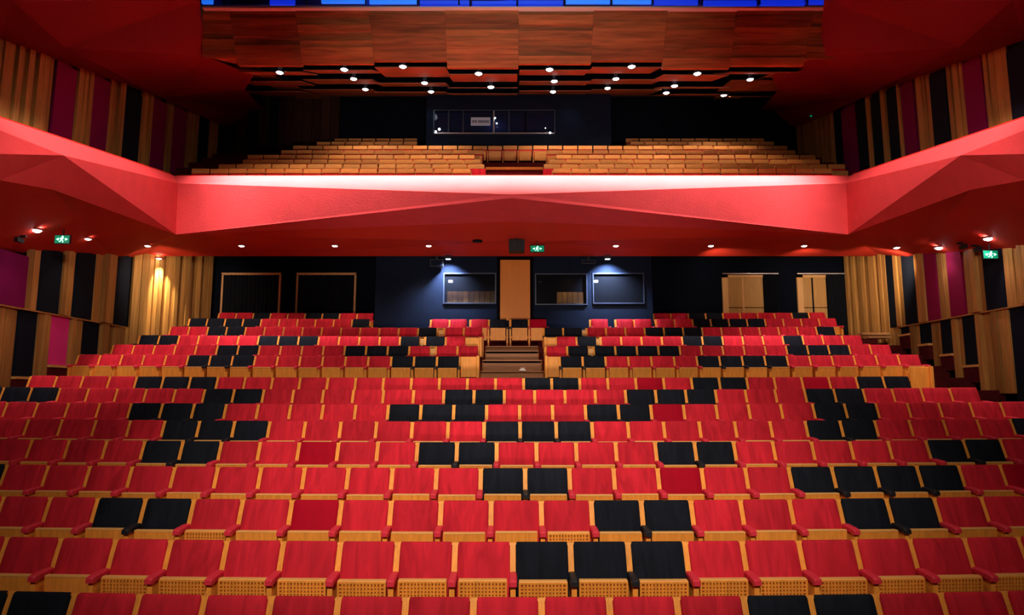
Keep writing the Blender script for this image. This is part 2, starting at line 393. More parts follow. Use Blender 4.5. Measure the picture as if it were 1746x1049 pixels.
# upper walls, behind the side arms
zarm = lambda Y: CZ + 4.6
tier(wl, -1, WX, [(-420, -200, 'w'), (-200, -60, 'k'), (-60, 0, 'w'), (2, 82, 'w'), (84, 122, 'm'), (123, 150, 'w'), (151, 181, 'm'), (182, 204, 'w'), (205, 237, 'k'), (238, 253, 'w'), (254, 281, 'm'), (281, 291, 'w'), (292, 316, 'm'), (317, 334, 'w'), (335, 355, 'k'), (356, 371, 'w'), (372, 389, 'k')], 200, zarm, lambda Y: ztopw(Y)+.3)
tier(wr, 1, WX, [(1362, 1398, 'w'), (1399, 1424, 'w'), (1424, 1437, 'k'), (1437, 1462, 'm'), (1463, 1481, 'k'), (1482, 1489, 'w'), (1489, 1509, 'k'), (1510, 1517, 'w'), (1517, 1536, 'k'), (1537, 1542, 'w'), (1542, 1565, 'm'), (1566, 1592, 'w'), (1593, 1622, 'k'), (1623, 1652, 'w'), (1652, 1687, 'm'), (1688, 1729, 'w'), (1730, 1800, 'k'), (1800, 2160, 'w')], 200, zarm, lambda Y: ztopw(Y)+.3)

# slatted corner screens either side of the back wall
def corner_screen(parent, A, B, n, zt):
    A = Vector(A); B = Vector(B); d = (B-A); L = d.length; ang = math.atan2(d.y, d.x)
    for i in range(n):
        c = A + d*((i+.5)/n); dp = random.choice((.0, .03, .07, .10, .13))
        nrm = Vector((d.y, -d.x, 0)).normalized()
        if nrm.y > 0: nrm = -nrm
        z0 = floor_at(c.y)-.1
        if 'slat' not in _cube: _cube['slat'] = bevel_box(1, 1, 1, .02, 'board_slat', ['slat'])
        add('slat', _cube['slat'], parent, (c.x+nrm.x*dp*.5, c.y+nrm.y*dp*.5, (z0+zt)/2), (0, 0, ang), (L/n-.008, .06+dp, zt-z0))
corner_screen(wl, (-WX+.05, P(220, 500, 20.25).y, 0), (P(360, 480, 22.35).x, P(360, 480, 22.3).y, 0), 20, CZ+4.75)
corner_screen(wr, (P(1447, 480, 22.35).x, P(1447, 480, 22.3).y, 0), (WX-.05, P(1528, 500, 20.2).y, 0), 14, CZ+4.75)
# low plank platform at the foot of the right-hand screen
pf = thing('plank_platform', 'low pale plank platform at the foot of the right corner slat screen', 'platform', (0, 0, 0))
q = P(1462, 567, 20.3); q2 = P(1515, 580, 20.0)
for i in range(2):
    ubox('plank', q.x, min(q2.x+.4, WX-.3)-.15*i, q.y-.35*i-.3, q.y-.35*i+.04, q.z-.09-.13*i, q.z-.02-.13*i, 'frame_oak', pf)

# ------------------------------------------------------------------ balcony front, arms and soffit
AX = 9.27; DC = 18.6
def armP(x, y, push=0.0): return PX(x, y, -(AX-push))
ctr_top = P(CX, 299, DC); ctr_ridge = P(CX, 331, DC-1.0); ctr_ridge2 = P(CX, 337, DC-1.01); ctr_bot = P(CX, 377, DC+.30)
cl_top = P(298, 299.5, DC+.15); cl_ridge = P(303, 312, DC-.06); cl_bot = P(300, 399.5, DC)
def mir(p): return Vector((-p.x, p.y, p.z))
a_top0 = armP(0, 200); a_rid1 = armP(108, 264.5, .45); a_rid0 = armP(0, 222, .40); a_mid0 = armP(0, 262, .42); a_bot1 = armP(90, 323, 0); a_bot0 = armP(0, 307, 0)
def ext(a, b, t): return a + (a-b)*t
a_topF = ext(a_top0, cl_top, .75); a_ridF = ext(a_rid0, a_rid1, 2.2); a_midF = ext(a_mid0, a_rid1, 2.2); a_botF = ext(a_bot0, a_bot1, 2.6)
mb = MB()
for f in (lambda p: p, mir):
    T = [ctr_top, ctr_ridge, ctr_ridge2, ctr_bot]; 
    c_t, c_r, c_b = f(cl_top), f(cl_ridge), f(cl_bot)
    mb.poly([ctr_top, ctr_ridge, c_r, c_t]); 
    mb.poly([ctr_ridge, ctr_ridge2, c_b, c_r]) ; mb.poly([ctr_ridge2, ctr_bot, c_b])
    t0, r1, r0, m0, b1, b0 = map(f, (a_top0, a_rid1, a_rid0, a_mid0, a_bot1, a_bot0))
    tF, rF, mF, bF = map(f, (a_topF, a_ridF, a_midF, a_botF))
    mb.poly([c_t, c_r, r1, t0]); mb.poly([t0, r1, r0]); mb.poly([c_r, c_b, r1])
    mb.poly([r0, r1, m0]); mb.poly([r1, c_b, b1]); mb.poly([r1, b1, b0, m0])
    mb.poly([t0, r0, rF, tF]); mb.poly([r0, m0, mF, rF]); mb.poly([m0, b0, bF, mF])
    # parapet cap and inner face
    up = Vector((0, .28, 0)); dn = Vector((0, .28, -.75)); so = Vector((c_t.x/abs(c_t.x)*.25, 0, 0))
    mb.poly([ctr_top, c_t, c_t+up, ctr_top+up]); mb.poly([ctr_top+up, c_t+up, c_t+dn, ctr_top+dn])
    mb.poly([c_t, t0, t0+so, c_t+so+up]); mb.poly([t0, tF, tF+so, t0+so])
    mb.poly([c_t+so+up, t0+so, t0+so-Vector((0, 0, .75)), c_t+so+dn]); mb.poly([t0+so, tF+so, tF+so-Vector((0, 0, .75)), t0+so-Vector((0, 0, .75))])
    mb.poly([tF, rF, mF, bF])
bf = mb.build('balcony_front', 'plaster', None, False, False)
struct(bf, 'faceted red plaster balcony front with pale lit upper band')
# dark red handrail on the parapet
mb = MB()
for f in (lambda p: p, mir):
    z_ = Vector((0, .12, .035)); pts = [ctr_top, f(cl_top)]
    mb.slab([ctr_top+Vector((0, .10, .0)), f(cl_top)+Vector((0, .10, 0)), f(cl_top)+Vector((0, .10, .05)), ctr_top+Vector((0, .10, .05))], (0, .08, 0))
    o_ = Vector((f(cl_top).x/abs(cl_top.x)*.10, 0, 0)); h_ = Vector((0, 0, .06))
    mb.slab([f(cl_top)+o_, f(a_topF)+o_, f(a_topF)+o_+h_, f(cl_top)+o_+h_], o_*.6)
cap = struct(mb.build('trim_1', 'soffit'))
# soffit
rb_c = P(CX, 436.5, 21.0); mb = MB()
for f in (lambda p: p, mir):
    w1 = Vector((-WX, PX(190, 440, -WX).y, PX(190, 440, -WX).z)); w0 = PX(0, 428, -WX); wF = ext(w0, w1, 1.6)
    rl = Vector((-WX, rb_c.y, rb_c.z))
    cb, b1, b0, bF = f(cl_bot), f(a_bot1), f(a_bot0), f(a_botF); w1, w0, wF, rl = f(w1), f(w0), f(wF), f(rl)
    rq = Vector((cb.x*1.02, rb_c.y, rb_c.z))
    mid = P(CX, 412, 19.9)
    mb.poly([ctr_bot, cb, mid]); mb.poly([mid, cb, rq]); mb.poly([mid, rq, rb_c]); mb.poly([cb, w1, rl, rq])
    mb.poly([cb, b1, w1]); mb.poly([b1, w0, w1]); mb.poly([b1, b0, w0]); mb.poly([b0, bF, wF, w0])
    # upstand behind the rear edge and ceiling of the rear strip
    mb.poly([rb_c, rq, rq+Vector((0, 0, .65)), rb_c+Vector((0, 0, .65))]); mb.poly([rq, rl, rl+Vector((0, 0, .65)), rq+Vector((0, 0, .65))])
    q1 = Vector((0, 0, .65))
    mb.poly([rb_c+q1, rl+q1, Vector((rl.x, YB, rl.z+.65)), Vector((0, YB, rl.z+.65))])
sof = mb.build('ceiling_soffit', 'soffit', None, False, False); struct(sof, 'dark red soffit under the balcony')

# ------------------------------------------------------------------ balcony floor, seats later
BD = [19.9 + .965*i for i in range(8)]
BY = [287.7, 280, 272, 264, 256, 248.3, 241.5, 236]
BROW = []
for D_, y_ in zip(BD, BY):
    p = P(CX, y_, D_); BROW.append((p.y, p.z))
bprof = [(ctr_top.y+.29, BROW[0][1]-.88), (BROW[0][0]-.6, BROW[0][1]-.88)]
for i in range(1, 8):
    bprof.append((BROW[i][0]-.7, BROW[i-1][1]-.88)); bprof.append((BROW[i][0]-.7, BROW[i][1]-.88))
bprof.append((27.6, BROW[7][1]-.88))
mb = MB()
for q, r in zip(bprof[:-1], bprof[1:]):
    mb.quad((-WX, q[0], q[1]), (WX, q[0], q[1]), (WX, r[0], r[1]), (-WX, r[0], r[1]))
for s in (-1, 1):   # floors of the side arms
    mb.quad((s*(AX+.1), 8.0, CZ+4.2), (s*WX, 8.0, CZ+4.2), (s*WX, 18.6, CZ+4.9), (s*(AX+.1), 18.6, CZ+4.9))
struct(mb.build('floor_balcony', 'carpet'))

# balcony back wall, dark wood to the left
YK = P(CX, 200, 27.3).y
mb = MB(); mb.box(-WX, WX, YK, YK+.2, CZ+7.5, CZ+13.2); bk = struct(mb.build('wall_balcony_back', 'blackwall'))
xa = PY(392, 200, YK).x; xb_ = PY(580, 200, YK).x
nb = 12
for i in range(nb):
    x0 = xa+(xb_-xa)*i/nb
    ubox('slat', x0+.01, x0+(xb_-xa)/nb-.01, YK-.10-random.uniform(0, .04), YK, CZ+7.6, CZ+12.6, 'darkwood', bk)
for x in (437, 470):
    x0 = PY(x-8, 200, YK).x; ubox('fabric_panel', x0, x0+.35, YK-.2, YK-.1, CZ+8, CZ+12.3, 'fabric_black', bk)

# projection booth on the balcony
YC = P(CX, 200, 25.6).y
x0, x1 = PY(727, 200, YC).x, PY(1042, 200, YC).x; z0, z1 = CZ+8.6, PY(CX, 152, YC).z
wa = rectY(741, 189, 945, 227, YC)
mb = MB(); hole_wall(mb, x0, x1, z0, z1, YC, YC+.12, [wa])
mb.box(x0, x0+.12, YC+.12, YK, z0, z1); mb.box(x1-.12, x1, YC+.12, YK, z0, z1); mb.box(x0, x1, YC, YK, z1, z1+.1)
pb = struct(mb.build('wall_projection_booth', 'boothwall'))
a, b, c, d = wa
pw = struct(add('window_4', None, None, (0, 0, 0)))
mb = MB(); t = .035
mb.box(a-t, a, YC-.05, YC+.06, c-t, d+t); mb.box(b, b+t, YC-.05, YC+.06, c-t, d+t); mb.box(a, b, YC-.05, YC+.06, d, d+t); ubox('sill', a, b, YC-.08, YC+.1, c-t, c, 'alu', pw)
mb.build('window_frame', 'mull', pw)
for x, m_ in ((765, 'mull'), (790, 'mull'), (842, 'alu'), (868, 'mull'), (896, 'void')):
    xx = PY(x, 200, YC).x; ubox('mullion', xx-.025, xx+.025, YC-.02, YC+.05, c, d, m_, pw)
mb = MB(); mb.box(a, b, YC+.06, YC+.065, c, d); po = mb.build('pane', 'glass', pw)
po.data.materials[0] = bpy.data.materials['booth_glass']
mb = MB(); mb.box(a-.3, b+.3, YC+1.0, YC+1.05, c-.4, d+.4); mb.build('booth_back', 'bluewall', pw)
spot('projection_booth_lamp', ((a+b)/2, YC+.6, d+.1), ((a+b)/2, YC+1, c), 3, (.4, .6, 1), 150, 1)
s_ = rectY(803, 200, 836, 214, YC-.03)
sg = thing('notice_sign', 'pale grey notice sign fixed to the balcony booth window', 'sign', ((s_[0]+s_[1])/2, YC-.04, (s_[2]+s_[3])/2))
hw, hh = (s_[1]-s_[0])/2, (s_[3]-s_[2])/2
mb = MB(); mb.box(-hw, hw, -.01, .01, -hh, hh); mb.build('sign_board', 'paper', sg)
for i, (xx, ww) in enumerate(((-.85, .13), (-.68, .1), (-.53, .13), (-.25, .12), (-.09, .13), (.08, .12), (.25, .13), (.43, .12), (.6, .13), (.77, .1))):
    mb = MB(); mb.box(xx*hw, (xx+ww)*hw, -.014, -.01, -hh*.35, hh*.3); mb.build('lettering', 'ink', sg)
for i, (x, y, r) in enumerate(((743, 224, .045), (749, 220, .05), (844, 201, .035), (847, 210, .03), (938, 226, .04), (930, 218, .02))):
    p = PY(x, y, YC-.10); 
    o = thing('booth_lamp', ['small round white lamp at the lower left corner of the balcony booth window', 'small white lamp just above the corner lamp of the booth window', 'small white lamp on the bright mullion of the booth window', 'small white lamp lower down the bright booth mullion', 'small white lamp at the lower right corner of the booth window', 'tiny white indicator light above the right booth window sill'][i], 'lamp', p)
    import bmesh
    bm = bmesh.new(); bmesh.ops.create_uvsphere(bm, u_segments=10, v_segments=6, radius=r); me = bpy.data.meshes.new('bulb'); bm.to_mesh(me); bm.free(); me.materials.append(M['screen'])
    add('bulb', me, o); mb = MB(); mb.box(-r*.5, r*.5, r*.4, .12, -r*.5, r*.5); mb.build('bracket', 'metal', o)
spot('booth_wall_graze', P(985, 172, 25.0), P(965, 215, 25.6), 5, (.75, .85, 1), 100, 1)
spot('booth_wall_graze', P(733, 172, 25.0), P(733, 215, 25.6), 5, (.75, .85, 1), 100, 1)

# ------------------------------------------------------------------ mahogany fascia and stepped balcony ceiling
cols = [345, 405, 515, 637, 762, 884, 1008, 1130, 1245, 1371, 1436]
y1s = [96, 111, 108, 103, 115, 108, 103, 116, 111, 98]
y2s = [None, 128, 125, 131, 139, 128, 125, 138, 126, None]
y3s = [None, 146, 143, 147, 150, 145, 143, 151, 155, None]
fas = struct(add('wall_fascia', None, None, P(CX, 60, 18)), 'tall mahogany plank fascia above the balcony')
fas_inv = -fas.location
def fx(x): return CX + (x-CX)*1.0
for ci in range(len(cols)-1):
    xa, xb = cols[ci], cols[ci+1]; yb = y1s[ci]; n = random.choice((6, 7, 8))
    cuts = [12] + [12+(yb-12)*(j+random.uniform(-.18, .18))/n for j in range(1, n)] + [yb]
    for j in range(n):
        ya_, yb_ = cuts[j], cuts[j+1]
        def dd(y): return 17.7 + .6*(y-12)/95
        sp = 1.035 - .035*(ya_-12)/95; sp2 = 1.035 - .035*(yb_-12)/95
        inx = lambda x, s: CX+(x-CX)*s if 360 < x < 1400 else x
        off = random.uniform(-.03, .03)
        q = [P(inx(xa, sp)+.12, ya_+.08, dd(ya_)+off), P(inx(xb, sp)-.12, ya_+.08, dd(ya_)+off), P(inx(xb, sp2)-.12, yb_-.08, dd(yb_)+off), P(inx(xa, sp2)+.12, yb_-.08, dd(yb_)+off)]
        mb = MB(); mb.slab([v+fas_inv for v in q], (0, .14, .02)); mb.build('plank', 'fascia', fas)
ce = struct(add('ceiling_balcony', None, None, P(CX, 140, 22)), 'stepped wood panel ceiling over the balcony')
ce_inv = -ce.location
def cpanel(xa, xb, Da, ya, Db, yb):
    X0, X1 = (xa-CX)/F*Da, (xb-CX)/F*Da; s = Db/Da
    A = P(CX, ya, Da); B = P(CX, yb, Db)
    k0, k1 = .985, .985
    q = [Vector((X0+.03, A.y, A.z)), Vector((X1-.03, A.y, A.z)), Vector((X1-.03, B.y, B.z)), Vector((X0+.03, B.y, B.z))]
    mb = MB(); mb.slab([v+ce_inv for v in q], (0, 0, .03)); mb.build('ceiling_panel', 'ceilwood', ce)
for ci in range(len(cols)-1):
    xa, xb = cols[ci], cols[ci+1]; y1, y2, y3 = y1s[ci], y2s[ci], y3s[ci]
    if y2 is None:
        cpanel(xa, xb, 18.6, y1+3, 27, 168); continue
    cpanel(xa, xb, 19.25, y1+12, 20.9, y2)
    cpanel(xa, xb, 21.7, y2+11, 23.2, y3)
    cpanel(xa, xb, 24.0, y3+10, 26.9, 164)
mb = MB(); zt = CZ+12.6
q0 = P(CX, 12, 17.9)
mb.quad((-WX, q0.y+2.2, q0.z+.7), (WX, q0.y+2.2, q0.z+.7), (WX, 27.4, zt+1.2), (-WX, 27.4, zt+1.2))
struct(mb.build('ceiling_plenum', 'void'))  # black sheet stands in for the unlit depth behind the ceiling gaps

# lighting bridge on top of the fascia with blue tubes
br = thing('lighting_bridge', 'lighting bridge glowing with blue tubes on top of the wooden fascia', 'lighting bridge', P(CX, 12, 17.9))
inv = -br.location
def bbox(nm, x0, x1, D, y0, y1, th, m_):
    A = P(x0, y0, D)+inv; B = P(x1, y1, D)+inv; mb = MB(); mb.box(A.x, B.x, A.y, A.y+th, B.z, A.z); return mb.build(nm, m_, br)
bbox('ledge', 345, 1430, 17.62, 10.5, 13.5, .5, 'rail')
bbox('back_wall', 345, 1430, 18.6, -60, 13, .1, 'bluewall')
for i, (xa, xb, y0, m_) in enumerate(((344, 362, 1, 'cyan'), (460, 502, 3, 'blue'), (548, 622, 0, 'cyan'), (630, 712, 1, 'cyan'), (716, 800, 5, 'blue'), (805, 880, 6, 'blue'), (884, 960, 5, 'blue'), (965, 1040, 1, 'cyan'), (1044, 1110, 1, 'cyan'), (1114, 1190, 3, 'blue'), (1200, 1290, 5, 'blue'), (1296, 1372, 4, 'blue'), (1376, 1428, 2, 'blue'))):
    bbox('light_tube', xa, xb, 18.2, y0-5, y0+4, .08, m_)
for x in (385, 430, 525, 625, 713, 783, 802, 882, 962, 1042, 1112, 1195, 1293, 1374):
    bbox('post', x-1.2, x+1.2, 17.8, -50, 11, .05, 'metal')
for i in range(3):
    pc = P(640+230*i, 2, 18.4); l = bpy.data.lights.new('bridge_blue_glow', 'POINT'); l.energy = 8; l.color = (.05, .2, 1); l.shadow_soft_size = .2
    o = add('bridge_blue_glow', l, br, pc+inv)

# red faceted side ceilings
mb = MB()
E1 = PX(275, 166, -11.2); E2 = PX(110, 80, -10.4); E3 = PX(20, 0, -9.9); E4 = ext(E3, E2, 2.0)
F1 = P(341, 0, 17.5); F2 = P(350, 95, 18.35); F3 = P(432, 128, 20.0); F4 = P(418, 152, 21.2); F0 = P(320, -160, 16.5); F00 = P(60, -420, 10)
W1 = PX(265, 163, -WX); W0 = PX(0, 68, -WX); WF = ext(W0, W1, .9); W2 = Vector((-WX, 27.3, W1.z+1.4)); G = Vector((P(430, 140, 27).x, 27.3, CZ+11.9))
for f in (lambda p: p, mir):
    e1, e2, e3, e4, f0, f1, f2, f3, f4, f00, w1, w0, wF, w2, g = map(f, (E1, E2, E3, E4, F0, F1, F2, F3, F4, F00, W1, W0, WF, W2, G))
    for t in ((e3, e2, f1), (e2, f2, f1), (e2, e1, f2), (e1, f3, f2), (e1, f4, f3), (e3, f1, f0), (e4, e3, f0), (e4, f0, f00), (w1, e1, e2), (w1, e2, w0), (w0, e2, e3), (w0, e3, wF), (wF, e3, e4), (w1, w2, e1), (e1, w2, g), (e1, g, f4)):
        mb.poly(t)
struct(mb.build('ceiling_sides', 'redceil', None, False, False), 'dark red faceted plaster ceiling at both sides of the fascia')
# auditorium ceiling above everything
mb = MB(); mb.box(-13, 13, -2, 17.4, CZ+12.5, CZ+12.7); struct(mb.build('ceiling', 'redceil'))

# ------------------------------------------------------------------ lamps
def dome_mesh(r, h, m_, name, seg=14, rings=4):
    mb = MB(); vs = []
    for j in range(rings):
        a_ = math.pi/2*j/rings
        for i in range(seg):
            t_ = 2*math.pi*i/seg; vs.append((r*math.cos(a_)*math.cos(t_), r*math.cos(a_)*math.sin(t_), -h*math.sin(a_)))
    vs.append((0, 0, -h)); mb.v = vs
    for j in range(rings-1):
        for i in range(seg):
            mb.f.append((j*seg+i, j*seg+(i+1) % seg, (j+1)*seg+(i+1) % seg, (j+1)*seg+i)); mb.m.append(0)
    for i in range(seg): mb.f.append(((rings-1)*seg+i, (rings-1)*seg+(i+1) % seg, len(vs)-1)); mb.m.append(0)
    return mb.mesh(name, [m_], True)
def ring_mesh(r0, r1, h, m_, name, seg=16):
    mb = MB()
    for i in range(seg):
        a_, b_ = 2*math.pi*i/seg, 2*math.pi*(i+1)/seg
        c = lambda r, t_, z: (r*math.cos(t_), r*math.sin(t_), z)
        mb.quad(c(r0, a_, -h), c(r0, b_, -h), c(r1, b_, -h), c(r1, a_, -h)); mb.quad(c(r1, a_, -h), c(r1, b_, -h), c(r1, b_, .02), c(r1, a_, .02))
        mb.quad(c(r0, a_, -h), c(r0, b_, -h), c(r0, b_, .02), c(r0, a_, .02))
    return mb.mesh(name, [m_])
dm_w = dome_mesh(.085, .05, 'lamp_warm', 'lens_warm'); dm_b = dome_mesh(.10, .07, 'lamp_white', 'lens_white'); rg = ring_mesh(.085, .115, .025, 'trim', 'trim_ring'); rgd = ring_mesh(.10, .13, .03, 'metal', 'trim_ring_dark')
ORD = 'first second third fourth fifth sixth seventh eighth ninth tenth eleventh twelfth thirteenth fourteenth fifteenth sixteenth seventeenth eighteenth nineteenth twentieth'.split()
TENS = {20: 'twenty', 30: 'thirty'}
def ordw(n):
    if n <= 20: return ORD[n-1]
    t_ = n//10*10
    return {30: 'thirtieth', 40: 'fortieth'}.get(n) or TENS[t_]+'-'+ORD[n-t_-1]
def lerp_soffit(x):
    return None
sl = [(63, 391, 19.0-1.2, 1), (150, 406, 18.6, 0), (252, 418, 19.6, 0), (412, 418, 20.4, 0), (571, 418, 20.3, 0), (731, 418, 20.2, 0), (1050, 418, 20.2, 0), (1212, 418, 20.3, 0), (1371, 418, 20.4, 0), (1529, 421, 19.8, 0), (1601, 421, 19.0, 1), (1685, 405, 17.9, 1)]
import bmesh
from mathutils.bvhtree import BVHTree
def ray_hit(obj, x, y):
    me = obj.data; bvh = BVHTree.FromPolygons([v.co for v in me.vertices], [tuple(p.vertices) for p in me.polygons])
    o_ = Vector((0, 0, CZ)); d_ = (P(x, y, 10)-o_).normalized()
    r = bvh.ray_cast(o_, d_); return r[0]
for i, (x, y, D_, big) in enumerate(sl):
    p = ray_hit(sof, x, y) or P(x, y, D_)
    o = thing('ceiling_downlight', '%s round downlight, %s from the left in the red soffit under the balcony' % ('bright white' if big else 'small warm', ordw(i+1)), 'light', p, 0, 'downlights under the balcony')
    add('lens', dm_b if big else dm_w, o); add('trim_ring', rg, o, (0, 0, 0), None, (1.15, 1.15, 1) if big else None)
    pw_ = 120 if not big else 60
    if i == 1: pw_ = 20
    if i == 9: pw_ = 170
    if i in (7, 8): pw_ = 95
    if big: pw_ = 22
    col_ = (1, .78, .56) if not big else (1, .75, .8)
    tgt = p + Vector((0, .9 if i in (7, 8) else .35, -3)) if i != 9 else P(1488, 500, 22.0)
    if i == 7: tgt = P(1262, 500, 22.3)
    if i == 8: tgt = P(1384, 500, 22.3)
    if i == 2: tgt = P(288, 505, 21.4); pw_ = 150
    spot('downlight_beam', p+Vector((0, 0, -.09 if i not in (2, 7, 8, 9) else -.32)), tgt, pw_, col_, 105, .8, .06, o)
# accent light on the left corner screen
pa = P(271, 439.5, 20.78)
o = thing('ceiling_downlight', 'accent downlight washing the slatted wood corner at the left', 'light', pa, 0, 'downlights under the balcony')
add('lens', dm_w, o); add('trim_ring', rg, o)
tg = P(278, 545, 21.05); spot('downlight_beam', pa+Vector((.05, -.03, -.09)), tg, 800, (1, .76, .46), 54, 1.0, .05, o)

bl = [(477, 123), (587, 118), (687, 113), (816, 125), (937, 118), (1077, 113), (1189, 125), (1279, 135), (603, 134), (724, 141), (837, 148), (945, 138), (1050, 134), (1150, 146), (623, 152), (735, 156), (943, 156), (1036, 150), (1136, 158), (1234, 162)]
for i, (x, y) in enumerate(bl):
    r_ = 0 if i < 8 else (1 if i < 14 else 2); D_ = (19.1, 21.5, 23.8)[r_]
    if i == 7: D_ = 21.3
    if i == 19: D_ = 24.2
    p = P(x, y-1, D_); kk = (i+1, i-7, i-13)[r_]
    o = thing('balcony_spotlight', 'bright spotlight %s from the left in the %s row of the balcony ceiling' % (ordw(kk), ('front', 'middle', 'rear')[r_]), 'light', p, 0, 'balcony ceiling spotlights')
    add('lens', dm_b, o, None, None, (1.05, 1.05, .8)); mb = MB(); mb.box(-.05, .05, -.05, .05, .0, .30); mb.build('stem', 'metal', o); add('trim_ring', rgd, o)
    spot('spotlight_beam', p+Vector((0, 0, -.13)), p+Vector((0, .9, -3)), 175, (1, .70, .42), 96, .8, .06, o)

# spill lights on the booth wall either side (blue-white wall washers)
def washer(x, y, lab, pw_):
    p = PY(x, y, YM-.45)
    o = thing('wall_washer', lab, 'light', p); mb = MB(); mb.box(-.10, .10, -.05, .12, .0, .10); mb.build('housing', 'metal', o)
    mb = MB(); mb.box(-.07, .07, -.03, .08, -.012, .0); mb.build('lens', 'screen', o)
    spot('washer_beam', p+Vector((0, 0, -.03)), PY(x, y+50, YM), pw_, (.62, .74, 1.0), 115, .9, .05, o)
washer(764, 441, 'small wall washer above the booth window left of the amber door', 1000)
washer(1036, 441, 'small wall washer above the rightmost booth window', 1100)
# loudspeakers
def speaker(x, y, D, w_, h_, lab):
    p = P(x, y, D); o = thing('loudspeaker', lab, 'speaker', p)
    mb = MB(); mb.hexa([(-w_/2, -.1, -h_/2), (w_/2, -.1, -h_/2), (w_/2, .12, -h_/2), (-w_/2, .12, -h_/2), (-w_/2, -.14, h_/2), (w_/2, -.14, h_/2), (w_/2, .12, h_/2), (-w_/2, .12, h_/2)]); mb.build('cabinet', 'metal', o)
    mb = MB(); mb.hexa([(-w_/2+.02, -.112, -h_/2+.02), (w_/2-.02, -.112, -h_/2+.02), (w_/2-.02, -.09, -h_/2+.02), (-w_/2+.02, -.09, -h_/2+.02), (-w_/2+.02, -.15, h_/2-.02), (w_/2-.02, -.15, h_/2-.02), (w_/2-.02, -.13, h_/2-.02), (-w_/2+.02, -.13, h_/2-.02)]); mb.build('grille', 'boothwall', o)
    mb = MB(); mb.box(-.03, .03, -.03, .03, h_/2, h_/2+.12); mb.build('bracket', 'metal', o)
speaker(745, 449, 20.85, .40, .22, 'grey loudspeaker at the top of the booth wall')
speaker(1003, 447, 20.9, .42, .12, 'flat black loudspeaker above the booth window right of the door')
pp = ray_hit(sof, 881, 407)
pj = thing('projector', 'black projector box hanging from the red soffit above the amber door', 'projector', pp)
mb = MB(); mb.box(-.23, .23, -.2, .22, -.40, -.06); mb.build('body', 'metal', pj)
mb = MB(); mb.box(-.04, .04, -.04, .04, -.06, .02); mb.build('mount', 'metal', pj)
for (xx, zz, r) in ((-.06, -.22, .045), (-.08, -.33, .03), (.08, -.2, .02)):
    me = ring_mesh(r*.4, r, .02, 'alu', 'lens_ring'); add('lens', me, pj, (xx, -.2, zz), (math.pi/2, 0, 0))
pp = ray_hit(sof, 814, 411)
vt = thing('ceiling_vent', 'small dark oval vent in the red soffit left of the projector', 'vent', pp)
add('grille', dome_mesh(.12, .03, 'metal', 'vent_dome'), vt); add('trim_ring', ring_mesh(.12, .15, .015, 'void', 'vent_ring'), vt)
# track spot heads near the side walls
for (x, y, lab) in ((36, 402, 'small dark track spotlight on the soffit at the far left'), (1640, 414, 'small dark track spotlight on the soffit beside the right exit sign'), (1665, 418, 'second dark track spotlight by the right exit sign, nearer the wall')):
    p = ray_hit(sof, x, y)
    if p is None: continue
    o = thing('track_spotlight', lab, 'light', p)
    mb = MB(); mb.box(-.12, .12, -.03, .03, -.03, .01); mb.build('base', 'metal', o)
    mb = MB(); mb.box(-.04, .04, -.14, .06, -.15, -.06); mb.build('head', 'metal', o)
    mb = MB(); mb.box(-.012, .012, -.012, .012, -.07, -.02); mb.build('stem', 'metal', o)

def under(x, y):
    p = ray_hit(sof, x, y-14) or P(x, y, 16.0)
    o_ = Vector((0, 0, CZ)); d_ = (P(x, y, 10)-o_); return o_ + d_*((p.y-.25)/d_.y)
# exit signs: running figure between arrows
def exit_sign(p, lab, w_=.42, h_=.21, rz=0):
    o = thing('exit_sign', lab, 'exit sign', p, rz)
    mb = MB(); mb.box(-w_/2, w_/2, -.02, .03, -h_/2, h_/2); mb.build('housing', 'metal', o)
    mb = MB(); mb.box(-w_/2+.015, w_/2-.015, -.026, -.02, -h_/2+.015, h_/2-.015); mb.build('sign_face', 'exit', o)
    mb = MB(); y0, y1 = -.032, -.026; k = h_/.21
    def poly(pts): mb.slab([(a_*k, y1, b_*k) for a_, b_ in pts], (0, y0-y1, 0))
    poly([(.012+.018*math.cos(t_*math.pi/4), .062+.018*math.sin(t_*math.pi/4)) for t_ in range(8)])
    poly([(-.02, .04), (.018, .04), (.008, -.015), (-.028, -.015)]); poly([(-.02, .04), (-.05, .012), (-.042, .004), (-.015, .024)]); poly([(.018, .04), (.045, .02), (.04, .01), (.012, .022)])
    poly([(-.01, -.01), (.008, -.012), (.036, -.045), (.024, -.08), (.014, -.075), (.02, -.046)]); poly([(-.028, -.012), (-.012, -.012), (-.03, -.055), (-.062, -.06), (-.062, -.048), (-.04, -.044)])
    mb.build('running_figure', 'exit_mark', o)
    for s in (-1, 1):
        mb = MB(); poly([(s*.075, .03), (s*.075, -.03), (s*.135, .0)]); mb.build('arrow', 'exit_mark', o)
    mb = MB(); mb.box(-.012, .012, 0, .02, h_/2, h_/2+.14); mb.build('hanger', 'metal', o)
exit_sign(P(916, 424, 19.6), 'green running figure exit sign beside the projector above the centre aisle')
exit_sign(under(107, 408), 'green running figure exit sign under the left balcony arm', .36)
exit_sign(under(1688, 434), 'green running figure exit sign under the right balcony arm', .36)
q = P(1387, 192, 25.2)
o = thing('emergency_light', 'small tilted green emergency light on the right of the balcony back wall', 'light', q)
mb = MB(); mb.slab([(-.12, 0, -.1), (-.05, 0, -.13), (.12, 0, .1), (.05, 0, .13)], (0, .08, 0)); mb.build('housing', 'exit', o)
mb = MB(); mb.slab([(-.09, -.01, -.08), (-.05, -.01, -.10), (.09, -.01, .08), (.05, -.01, .10)], (0, .01, 0)); mb.build('lens', 'exit_mark', o)

